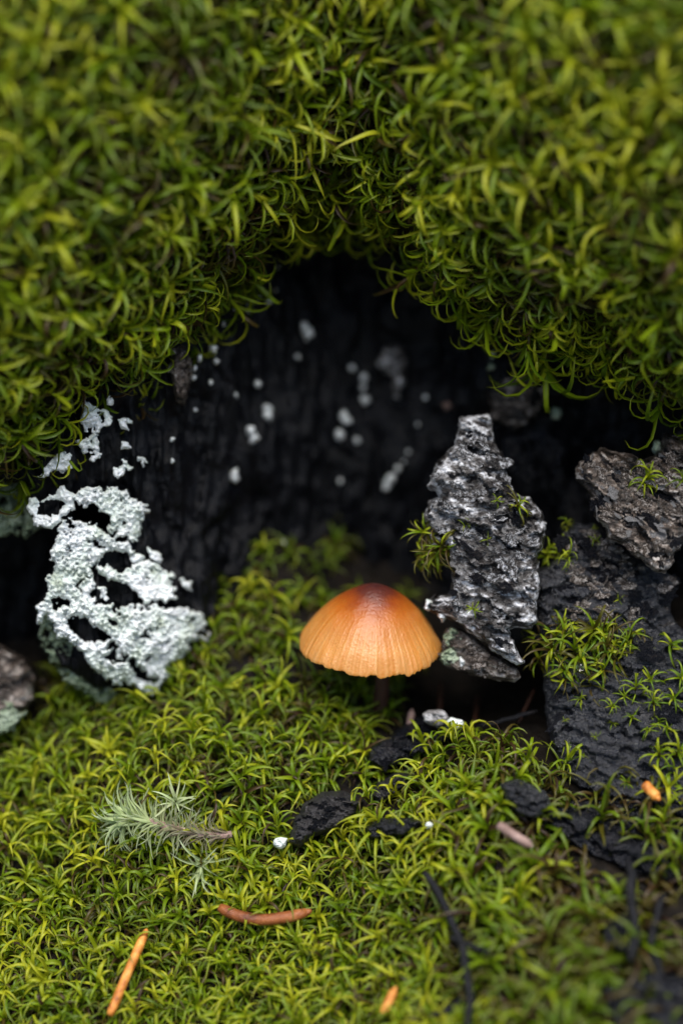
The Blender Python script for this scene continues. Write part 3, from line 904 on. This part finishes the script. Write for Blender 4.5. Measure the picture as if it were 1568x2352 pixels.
for k, (x, y, r) in enumerate(spots):
    px, py = Zc(x, y)
    dd = float(wall_d(np.array([px]), np.array([py]))[0])
    speck(px, py, r * .44 * .85, (lambda dd: lambda x, y: dd - .06 + 0 * x)(dd), 'lichen', 'tiny pale lichen speck on the black hollow wall ' + ('by the long brown bark shred' if px < 500 else 'around the small grey bark shred' if px > 760 else 'midway between the two bark shreds'), 'lichen specks in the hollow', 400 + k)
for k, (px, py, r, lb, dp) in enumerate([(1132, 812, 9, 'upper of two pale green lichen dots under the hanging moss shoots', None), (1129, 843, 9, 'lower of two pale green lichen dots under the hanging moss shoots', None),
                                        (1277, 948, 13, 'pale green lichen rosette on black wood above the bark gap', None), (1506, 1030, 14, 'pale green lichen dot on the tip of the ridged bark', 'bark'), (1027, 932, 9, 'pinkish brown dot on black wood above the tall bark', None)]):
    if dp == 'bark':
        X_, Y_ = np.array([px * 1.0]), np.array([py * 1.0])
        dp = float((dep3(X_, Y_) - fr3(X_, Y_, np.maximum(fld3(X_, Y_), 0)))[0]) + .03
    dd = dp if dp is not None else float(wall_d(np.array([px]), np.array([py]))[0]) - .08
    speck(px, py, r, (lambda dd: lambda x, y: dd + 0 * x)(dd), 'twig_pale' if px == 1027 else 'lichen_green', lb, None, 480 + k, 'lichen_dot')
for k, (px, py, rx, ry) in enumerate([(982, 1390, 9, 10), (1008, 1402, 8, 20), (1040, 1468, 22, 24), (1032, 1508, 24, 22), (1060, 1520, 10, 8), (1015, 1260, 20, 30)]):
    an = np.linspace(0, 2 * math.pi, 11, endpoint=False)
    poly_ = [(px + rx * math.cos(q) + (.5 * ry * math.sin(q) if k == 1 else 0), py + ry * math.sin(q)) for q in an]
    dd = (.42, .42, .46, .46, .42, .62)[k]
    lichen('knobbly pale lichen grain on bark right behind the mushroom rim', [poly_], mat='lichen_green' if k in (2, 3, 5) else 'lichen', thick=.10, rag=7, seed=60 + k, group='lichen grains on the bark', dep=(lambda dd: lambda x, y: dd + 0 * x)(dd), name='lichen_grain')

# ------------------------------------------------------------------ moss tufts on bark and wood
def surf(dep, fr, field, px, py):
    X, Y = np.array([px * 1.0]), np.array([py * 1.0])
    return W(px, py, float((dep(X, Y) - fr(X, Y, np.maximum(field(X, Y), 0)))[0]) + .02)
OUT = -FWD + .5 * UPV
def bt(surface, px, py, s, nl, tones, label, group=None, ax=None, op=(75, 5)):
    a = (OUT if ax is None else np.array(ax)) + rng.normal(0, .25, 3)
    tuft(surf(*surface, px, py), a, s, nl, tones, label, 'moss', group, .4, 'moss_tuft', op)
S1, S3, S4 = (dep, fr, fld), (dep3, fr3, fld3), (dep4, fr4, fld4)
bt(S3, 1480, 1118, .26, 20, (2, 3, 4), 'round curled green moss tuft on the ridged bark piece', None, None, (60, 0))
bt(S3, 1562, 1110, .18, 10, (1, 2), 'olive moss tuft beyond the curled tuft on the ridged bark')
bt(S1, 1188, 1168, .20, 14, (0, 2, 4), 'yellow brown moss tuft high on the tall grey bark')
for px, py, s in ((1010, 1262, .32), (985, 1225, .24), (1035, 1255, .28), (990, 1275, .26), (1000, 1290, .2)):
    bt(S1, px, py, s, 18, (0, 2, 4, 5), 'yellow and brown moss tuft on the shaded flank of the tall bark', 'moss tufts on the bark flank', [-.5, -.8, .2])
for px, py, s in ((1070, 1205, .10), (1065, 1225, .12), (1088, 1400, .13), (1120, 1245, .12), (1140, 1150, .1)):
    bt(S1, px, py, s, 8, (2, 3, 4), 'tiny green moss sprig on the face of the tall grey bark', 'tiny moss sprigs on the tall bark')
for px, py, s in ((1250, 1280, .22), (1285, 1272, .24), (1300, 1290, .18)):
    bt(S4, px, py, s, 14, (3, 4), 'fresh green moss tuft in the crack between the bark pieces', 'moss tufts in the bark crack', None, (85, 20))
for px, py, s in ((1303, 1212, .12), (1366, 1248, .12), (1365, 1215, .08), (1420, 1380, .1)):
    bt(S4, px, py, s, 8, (2, 3, 4), 'tiny moss sprig on wood under the ridged bark', 'tiny moss sprigs under the ridged bark')
cl = [(1240, 1480, .26), (1268, 1500, .30), (1262, 1462, .24), (1298, 1470, .28), (1320, 1515, .32), (1335, 1545, .34), (1345, 1480, .3), (1360, 1455, .32), (1390, 1500, .3), (1400, 1465, .26), (1430, 1490, .24), (1420, 1520, .26),
      (1300, 1540, .26), (1290, 1570, .22), (1380, 1545, .26), (1450, 1470, .22), (1240, 1530, .24), (1355, 1580, .2), (1470, 1500, .18), (1280, 1440, .2), (1405, 1440, .2)]
for px, py, s in cl:
    bt(S4, px, py, s * 1.05, 13, (0, 1, 2, 4, 5), 'curly yellow green moss tuft in the clump across the black wood block', 'moss clump on the wood block', None, (70, 0))
sp = [(1460, 1590, .2), (1495, 1570, .2), (1500, 1620, .2), (1400, 1625, .14), (1505, 1665, .15), (1440, 1600, .15), (1485, 1680, .14), (1405, 1660, .1), (1450, 1650, .12), (1540, 1490, .24), (1545, 1610, .2), (1540, 1680, .2), (1515, 1740, .26), (1550, 1735, .28),
      (1545, 1780, .2), (1330, 1610, .12), (1370, 1690, .08), (1300, 1660, .08), (1440, 1800, .12), (1560, 1560, .2)]
for px, py, s in sp:
    bt(S4, px, py, s, 11, (1, 2, 3, 4), 'small separate moss sprig on the cracked black wood', 'separate moss sprigs on the black wood')

# ------------------------------------------------------------------ mushroom
def mushroom():
    p0 = W(851, 1478, .55)
    t = thing('mushroom', 'small orange brown mushroom with bell shaped striped cap and dark crown', 'mushroom', p0 - np.array([0, 0, .75]))
    prof = np.array([(0, .525), (.05, .521), (.10, .503), (.16, .472), (.22, .431), (.28, .388), (.34, .339), (.40, .281), (.46, .205), (.51, .140), (.55, .078), (.578, .022), (.588, -.010), (.584, -.02)])
    s = np.linspace(0, len(prof) - 1, 90)
    pr = np.interp(s, range(len(prof)), prof[:, 0])
    pz = np.interp(s, range(len(prof)), prof[:, 1])
    k = np.ones(9) / 9
    pr = np.r_[pr[:4], np.convolve(pr, k, 'same')[4:-5], pr[-5:]]
    pz = np.r_[pz[:4], np.convolve(pz, k, 'same')[4:-5], pz[-5:]]
    na = 480
    an = np.linspace(0, 2 * math.pi, na, endpoint=False)
    A, Rr = np.meshgrid(an, pr)
    Z = np.repeat(pz[:, None], na, 1)
    tt = Rr / .588
    # striae: about seventy fine grooves, stronger towards the margin, uneven
    wob = 2.2 * noise(np.cos(A) * 2.2 + 5, np.sin(A) * 2.2, 501) + .35 * noise(np.cos(A) * 9, np.sin(A) * 9 + tt * 3, 502)
    st = np.cos(A * 58 + wob * 3) * (.6 + .4 * noise(np.cos(A) * 7, np.sin(A) * 7 + 3, 503))
    st2 = np.cos(A * 115 + wob * 5)
    g = smooth(.45, .95, tt)
    off = .0020 * st * g + .0010 * st2 * g + .010 * fbm(np.cos(A) * tt * 3 + 4, np.sin(A) * tt * 3, 505, 3) * smooth(.1, .6, tt)
    # margin: slightly scalloped and wavy
    mg = smooth(.86, 1.0, tt)
    Rw = Rr * (1 + .022 * mg * noise(np.cos(A) * 3, np.sin(A) * 3, 507)) + off * .8
    Zw = Z + off * .6 + mg * (.022 * noise(np.cos(A) * 2.5 + 9, np.sin(A) * 2.5, 509) + .016 * noise(np.cos(A) * 12, np.sin(A) * 12, 510) + .010 * noise(np.cos(A) * 30, np.sin(A) * 30, 511) + .004 * st)
    stri = np.clip(.45 + .30 * st + .18 * st2 + .35 * noise(np.cos(A) * 16, np.sin(A) * 16 + tt * 2, 512), 0, 1)
    tilt = np.array(Euler((R(2.5), R(3.5), 0)).to_matrix())
    V = np.stack([Rw * np.cos(A), Rw * np.sin(A), Zw], -1).reshape(-1, 3) @ tilt.T + p0
    nr = len(pr)
    F = []
    i, j = np.meshgrid(np.arange(nr - 1), np.arange(na), indexing='ij')
    a0 = i * na + j
    a1 = i * na + (j + 1) % na
    F = np.stack([a0, a0 + na, a1 + na, a1], -1).reshape(-1, 4)
    cap = part('cap', V, F, M['cap'], t, {'radial': tt.ravel(), 'stria': stri.ravel()})
    cap['label'] = 'orange brown cap, darker reddish at the crown, striped near the rim'
    # inner side of the cap
    V2 = np.stack([Rw[-1:] * np.cos(A[-1:]), Rw[-1:] * np.sin(A[-1:]), Zw[-1:]], -1)
    rows = [V2[0]]
    for q in np.linspace(1, .12, 14)[1:]:
        z = Zw[-1] * q + (np.interp(.588 * q, prof[:12, 0], prof[:12, 1]) - .09) * (1 - q ** 4)
        rows.append(np.stack([Rw[-1] * q * np.cos(an), Rw[-1] * q * np.sin(an), z], -1))
    V3 = np.array(rows)
    i, j = np.meshgrid(np.arange(len(rows) - 1), np.arange(na), indexing='ij')
    a0 = i * na + j
    a1 = i * na + (j + 1) % na
    part('cap_underside', V3.reshape(-1, 3) @ tilt.T + p0, np.stack([a0, a0 + na, a1 + na, a1], -1).reshape(-1, 4), M['gill'], t)
    # gills: thin hanging blades
    gm = None
    for q in range(36):
        th = 2 * math.pi * q / 36
        rs = np.linspace(.09, .565, 9)
        zt = np.interp(rs, prof[:12, 0], prof[:12, 1]) * .8 - .06
        zb = zt - .10 * np.sin(np.linspace(.35, 2.9, 9)) - .01
        zb = np.maximum(zb, -.015)
        if gm is None:
            P = np.concatenate([np.stack([rs, rs * 0 + .004, zt + .03], 1), np.stack([rs, rs * 0 + .004, zb], 1), np.stack([rs, rs * 0 - .004, zt + .03], 1), np.stack([rs, rs * 0 - .004, zb], 1)])
            Fg = []
            for c in range(8):
                Fg += [(c, c + 1, c + 10, c + 9), (c + 18, c + 27, c + 28, c + 19), (c + 9, c + 10, c + 28, c + 27)]
            gm = mesh_from('gill', P, Fg, M['gill'])
        o = link('gill', gm, t)
        o.matrix_local = Matrix.Translation(Vector(p0) - t.location) @ Matrix(tilt.tolist()).to_4x4() @ Matrix.Rotation(th, 4, 'Z')
    top = p0 + tilt @ np.array([0, 0, .40])
    foot = W(868, 1640, .95) + np.array([0, 0, -.1])
    path = [top + (foot - top) * q + np.array([.05 * math.sin(q * 3.1), 0, 0]) for q in np.linspace(0, 1, 14)]
    v, f = tube(path, np.linspace(.05, .068, 14), 14)
    part('stem', v, f, M['stem'], t)
    t.location = t.location

# cap material
m, tr_, N, L = mat_new('mushroom cap')
ar = N.new('ShaderNodeAttribute'); ar.attribute_name = 'radial'
asx = N.new('ShaderNodeAttribute'); asx.attribute_name = 'stria'
tc = N.new('ShaderNodeTexCoord').outputs['Object']
nn = noise_node(N, L, 5, 4, .6, tc)
ad = N.new('ShaderNodeMath'); ad.operation = 'MULTIPLY_ADD'
L.new(nn.outputs[0], ad.inputs[0]); ad.inputs[1].default_value = .26
L.new(ar.outputs['Fac'], ad.inputs[2])
rp = ramp(N, [(.14, (.045, .011, .010)), (.36, (.080, .016, .009)), (.50, (.20, .038, .005)), (.68, (.33, .090, .008)), (1.0, (.43, .165, .024))])
L.new(ad.outputs[0], rp.inputs[0])
pale = N.new('ShaderNodeMix'); pale.data_type = 'RGBA'
gm_ = N.new('ShaderNodeMath'); gm_.operation = 'MULTIPLY'
gr = N.new('ShaderNodeMapRange')
gr.inputs[1].default_value, gr.inputs[2].default_value, gr.inputs[3].default_value, gr.inputs[4].default_value = .5, .85, 0, .55
L.new(ar.outputs['Fac'], gr.inputs[0])
L.new(gr.outputs[0], gm_.inputs[0]); L.new(asx.outputs['Fac'], gm_.inputs[1])
L.new(gm_.outputs[0], pale.inputs[0]); L.new(rp.outputs[0], pale.inputs[6]); pale.inputs[7].default_value = (.56, .30, .11, 1)
p = N.new('ShaderNodeBsdfPrincipled')
L.new(pale.outputs[2], p.inputs['Base Color'])
p.inputs['Roughness'].default_value = .36
p.inputs['Specular IOR Level'].default_value = .45
p.inputs['Subsurface Weight'].default_value = .25
p.inputs['Subsurface Radius'].default_value = (.08, .03, .012)
p.inputs['Subsurface Scale'].default_value = 1.0
nb = noise_node(N, L, 40, 3, .6, tc)
bp = N.new('ShaderNodeBump'); bp.inputs['Strength'].default_value = .4; bp.inputs['Distance'].default_value = .02
L.new(nb.outputs[0], bp.inputs['Height']); L.new(bp.outputs[0], p.inputs['Normal'])
o = N.new('ShaderNodeOutputMaterial'); L.new(p.outputs[0], o.inputs[0])
M['cap'] = m
mushroom()

# ------------------------------------------------------------------ needles, twigs, crumbs
def gp(px, py, lift=0.0):
    X, Y = np.array([px * 1.0]), np.array([py * 1.0])
    q, n = frame_of(ground_d, X, Y, 10)
    return W(px, py, float(ground_d(X, Y)[0]) - lift)
def stick(name, label, cat, pts, rad, mat, lift, group=None, tip=True, sides=10, n=16, segs=None):
    ctl = np.array([gp(x, y, l if isinstance(l, float) else lift) for x, y, l in [(*p, None) if len(p) == 2 else p for p in pts]])
    tt = np.linspace(0, 1, n)
    u = np.linspace(0, 1, len(ctl))
    if len(ctl) >= 3:
        co = [np.polyfit(u, ctl[:, k], 2) for k in range(3)]
        path = np.stack([np.polyval(c, tt) for c in co], 1)
    else:
        path = ctl[0] + (ctl[1] - ctl[0]) * tt[:, None]
    rr = rad * np.ones(n) * (1 + .035 * np.array([noise(np.array(q * 7.0), np.array(px0), 9) for q, px0 in zip(tt, np.full(n, pts[0][0] * .37))]))
    if tip:
        rr[:2] *= [.68, .93]
        rr[-2:] *= [.95, .72]
    path = path + .35 * rad * np.stack([noise(tt * 6 + k * 5.3, np.full(n, pts[0][1] * .13), 13 + k) for k in range(3)], 1) * (2.5 if mat == 'twig_dark' else .12)
    v, f = tube(path, rr, sides)
    t = thing(name, label, cat, path[n // 2], group)
    part('shaft', v, f, M[mat], t)
    # paler broken butt
    e = path[-1] - path[-2]
    e = e / np.linalg.norm(e)
    v, f = tube([path[-1] - e * rad * .3, path[-1] + e * rad * .5, path[-1] + e * rad * .9], [rad * .62, rad * .5, rad * .2], sides)
    part('butt', v, f, M[mat], t)
    return t
stick('conifer_needle', 'reddish brown curved conifer needle lying across the moss carpet', 'needle', [(506, 2084), (560, 2106), (630, 2112), (704, 2094)], .047, 'needle_brown', .26)
stick('conifer_needle', 'straight orange conifer needle slanting on the moss carpet', 'needle', [(252, 2332), (334, 2142)], .038, 'needle_orange', .28)
stick('conifer_needle', 'short orange conifer needle on the cracked black wood', 'needle', [(1478, 1800), (1508, 1832)], .042, 'needle_orange', .46)
stick('conifer_needle', 'rusty orange needle stub sunk among brownish moss', 'needle', [(880, 2330), (905, 2275)], .036, 'needle_orange', .34)
stick('wood_chip', 'pale pinkish wood splinter lying on dark soil among moss', 'splinter', [(1145, 1895), (1180, 1918), (1215, 1940)], .036, 'twig_pale', .42, None, False)
stick('twig', 'upright reddish twig in the dark gap under the bark', 'twig', [(1008, 1660), (1012, 1570, .45)], .022, 'stem', .1)
stick('twig', 'short pale brown twig stub behind the dark wood lump', 'twig', [(935, 1690), (945, 1635, .3)], .03, 'twig_pale', .1)
stick('twig', 'thin brown twig leaning in the gap beside the wood block', 'twig', [(1190, 1660), (1225, 1585, .5)], .014, 'stem', .1)
stick('twig', 'thin pale twig upright in the gap beside the wood block', 'twig', [(1090, 1660), (1096, 1600, .3)], .02, 'stem', .1)
stick('twig', 'thin brown twig lying over the gap behind the moss mound', 'twig', [(1090, 1668, .2), (1150, 1655, .3), (1230, 1630, .4)], .018, 'twig_dark', .2)
stick('twig', 'long thin black twig running down through the moss', 'twig', [(975, 2000), (1010, 2060), (1040, 2130), (1062, 2200), (1072, 2290), (1080, 2370)], .030, 'twig_dark', .40)
stick('twig', 'short black twig branching off across the moss', 'twig', [(1040, 2150), (1085, 2175), (1120, 2185)], .022, 'twig_dark', .40)
stick('twig', 'black twig at the foot of the long thin twig', 'twig', [(940, 2362), (1000, 2325), (1065, 2290)], .03, 'twig_dark', .22)
stick('twig', 'blurred dark twig rising through moss below the wood block', 'twig', [(1440, 1980), (1455, 2080), (1445, 2200)], .035, 'twig_dark', .40)
stick('twig', 'blurred dark twig beside pale moss at the soil patch', 'twig', [(1530, 2050), (1500, 2140), (1520, 2260)], .03, 'twig_dark', .25)

def lump_obj(name, label, cat, poly, lift, thick, mat, seed, scale=22, amp=.06, n=10):
    A = np.array(poly, float)
    c = A.mean(0)
    dp = lambda x, y: ground_d(x, y) - lift
    t, fr_, fl_ = chunk(name, label, cat, poly, 10, 2.6, dp, thick, mat, seed, scale, amp, None, 1.4, .3, 6, 26, .4)
    return t, fr_, fl_, dp
t5, f5, l5, d5 = lump_obj('wood_fragment', 'dark brown wood fragment below the mushroom with two pale chips on top', 'wood', [(842, 1750), (850, 1715), (890, 1690), (930, 1660), (970, 1645), (1040, 1655), (1060, 1680), (1020, 1705), (980, 1730), (930, 1745), (880, 1775)], .12, .22, 'wood_dark', 601, 24, .07)
flakes(t5, l5, d5, f5, (850, 1650, 1050, 1770), 12, .06, 'wood_dark', .4)
def crumb(label, px, py, rx, ry, d, mat, seed, name='wood_chip', cat='chip', group=None):
    an = np.linspace(0, 2 * math.pi, 9, endpoint=False)
    poly = [(px + rx * (.75 + .5 * _h(np.array([k * 1.]), np.array([seed * 1.]), 2)[0]) * math.cos(q), py + ry * (.75 + .5 * _h(np.array([k * 1.]), np.array([seed * 1.]), 3)[0]) * math.sin(q)) for k, q in enumerate(an)]
    t, a, b = chunk(name, label, cat, poly, 6, 1.8, lambda x, y: d + 0 * x, .07, mat, seed, 12, .03, group, 1.4, .4, 3, 10, .15)
crumb('pale grey chip perched on the dark wood fragment', 1000, 1648, 34, 22, .42, 'bark_silver', 611)
crumb('whitish chip at the tip of the dark wood fragment', 1044, 1662, 22, 15, .36, 'lichen', 612)
t6, f6, l6, d6 = lump_obj('charcoal_lump', 'black charred lump half sunk in moss with a white tip', 'charcoal', [(665, 1935), (672, 1890), (700, 1845), (740, 1818), (790, 1815), (835, 1840), (810, 1880), (770, 1905), (720, 1925), (690, 1950)], .14, .22, 'charcoal', 621, 14, .06)
flakes(t6, l6, d6, f6, (670, 1815, 830, 1945), 14, .035, 'wood_dark', .2, .6)
lump_obj('charcoal_lump', 'small black crumbly lump beside the moss mound', 'charcoal', [(850, 1830), (868, 1795), (905, 1775), (945, 1778), (940, 1800), (900, 1825), (870, 1845)], .10, .2, 'charcoal', 626, 9, .06)
crumb('white lichen flake at the tip of the charred lump', 642, 1936, 20, 14, .0, 'lichen', 627, 'lichen_flake', 'lichen')
crumb('tiny white flake on the moss mound', 985, 1897, 11, 9, -.38, 'lichen', 628, 'lichen_flake', 'lichen')
lump_obj('wood_fragment', 'black wood fragment poking from moss below the wood block', 'wood', [(1150, 1800), (1190, 1788), (1250, 1815), (1265, 1850), (1230, 1880), (1190, 1870), (1160, 1840)], .26, .10, 'wood_block', 631, 13, .08)
lump_obj('wood_fragment', 'thin dark wood strip on the moss near the charred lump', 'wood', [(830, 1900), (880, 1880), (960, 1875), (980, 1890), (930, 1915), (850, 1930)], .22, .12, 'wood_dark', 633, 20, .05)
lump_obj('wood_fragment', 'broad dark wood slab under sparse moss on the soil', 'wood', [(1240, 1850), (1400, 1830), (1620, 1820), (1650, 1990), (1540, 2030), (1420, 1990), (1330, 1950), (1260, 1900)], .02, .10, 'wood_dark', 636, 34, .10)
lump_obj('wood_fragment', 'grey black wood knob among blurred moss', 'wood', [(1380, 2130), (1410, 2100), (1460, 2110), (1470, 2170), (1430, 2190), (1390, 2170)], .22, .16, 'wood_dark', 638, 24, .05)
lump_obj('wood_fragment', 'dark wood scrap at the foot of the slope beside moss', 'wood', [(1370, 2260), (1500, 2230), (1640, 2260), (1640, 2400), (1420, 2400)], .12, .16, 'wood_dark', 639, 30, .06)

# pale feathery moss shoot lying on the carpet
def feather():
    ctl = [(285, 1882), (315, 1882), (350, 1888), (410, 1905), (480, 1920), (530, 1915)]
    pts = np.array([gp(x, y, .30) for x, y in ctl])
    u = np.linspace(0, 1, len(ctl))
    co = [np.polyfit(u, pts[:, k], 3) for k in range(3)]
    tt = np.linspace(0, 1, 24)
    path = np.stack([np.polyval(c, tt) for c in co], 1)
    t = thing('feather_moss', 'pale whitish green feathery moss shoot lying on the green carpet', 'moss', path[12])
    v, f = tube(path, np.linspace(.035, .03, 24), 7)
    st = part('stem', v, f, M['twig_pale'], t)
    n = 300
    for k in range(n):
        q = k / n
        p = np.array([np.polyval(c, q) for c in co])
        dq = np.array([np.polyval(c, q + .01) for c in co]) - p
        z = -dq / np.linalg.norm(dq)
        x = perp(z[None])[0]
        B = Matrix((x, np.cross(z, x), z)).transposed().to_4x4()
        col = 5 - int(np.clip(q * 6 + rng.normal(0, .7), 0, 5))
        s = .33 * (1 - .45 * q) * rng.uniform(.7, 1.2)
        o = link('leaf', PALE[col], t)
        o.matrix_local = Matrix.Translation(Vector(p) - t.location) @ B @ Matrix.Rotation(k * 2.4, 4, 'Z') @ Matrix.Rotation(R(rng.uniform(-15, 45) * (1 if q > .04 else .3)), 4, 'Y') @ Matrix.Diagonal((s, s, s, 1))
feather()
for px, py, s, lb in ((405, 1850, .22, 'pale star shaped moss tip above the feathery moss shoot'), (462, 1975, .26, 'pale yellow moss tip drooping below the feathery moss shoot')):
    t = tuft(gp(px, py, .25), np.array([0, -.6, .7 if py < 1900 else -.1]), s, 16, (4,), lb, 'moss', None, .5, 'feather_moss', (70, 5))
    for c in t.children:
        if c.name.startswith('leaf'):
            c.data = PALE[int(rng.integers(2, 6))]

# water drops held by moss
def drop(px, py, d, r, label):
    n = 12
    V, F = [], []
    for i in range(n + 1):
        th = math.pi * i / n
        for j in range(16):
            ph = 2 * math.pi * j / 16
            V.append((math.sin(th) * math.cos(ph) * r, math.sin(th) * math.sin(ph) * r, math.cos(th) * r * 1.12 + (.12 * r if i == 0 else 0)))
    for i in range(n):
        for j in range(16):
            F.append((i * 16 + j, (i + 1) * 16 + j, (i + 1) * 16 + (j + 1) % 16, i * 16 + (j + 1) % 16))
    c = W(px, py, d)
    o = part('water_drop', np.array(V) + c, F, M['water'], None, None, c)
    tag(o, label, 'drop')
m, tr_, N, L = mat_new('water')
p = N.new('ShaderNodeBsdfPrincipled')
p.inputs['Base Color'].default_value = (1, 1, 1, 1)
p.inputs['Roughness'].default_value = .02
p.inputs['IOR'].default_value = 1.33
p.inputs['Transmission Weight'].default_value = 1
o = N.new('ShaderNodeOutputMaterial'); L.new(p.outputs[0], o.inputs[0])
M['water'] = m
drop(1332, 1532, -.12, .035, 'clear water drop held in a moss tuft on the wood block')
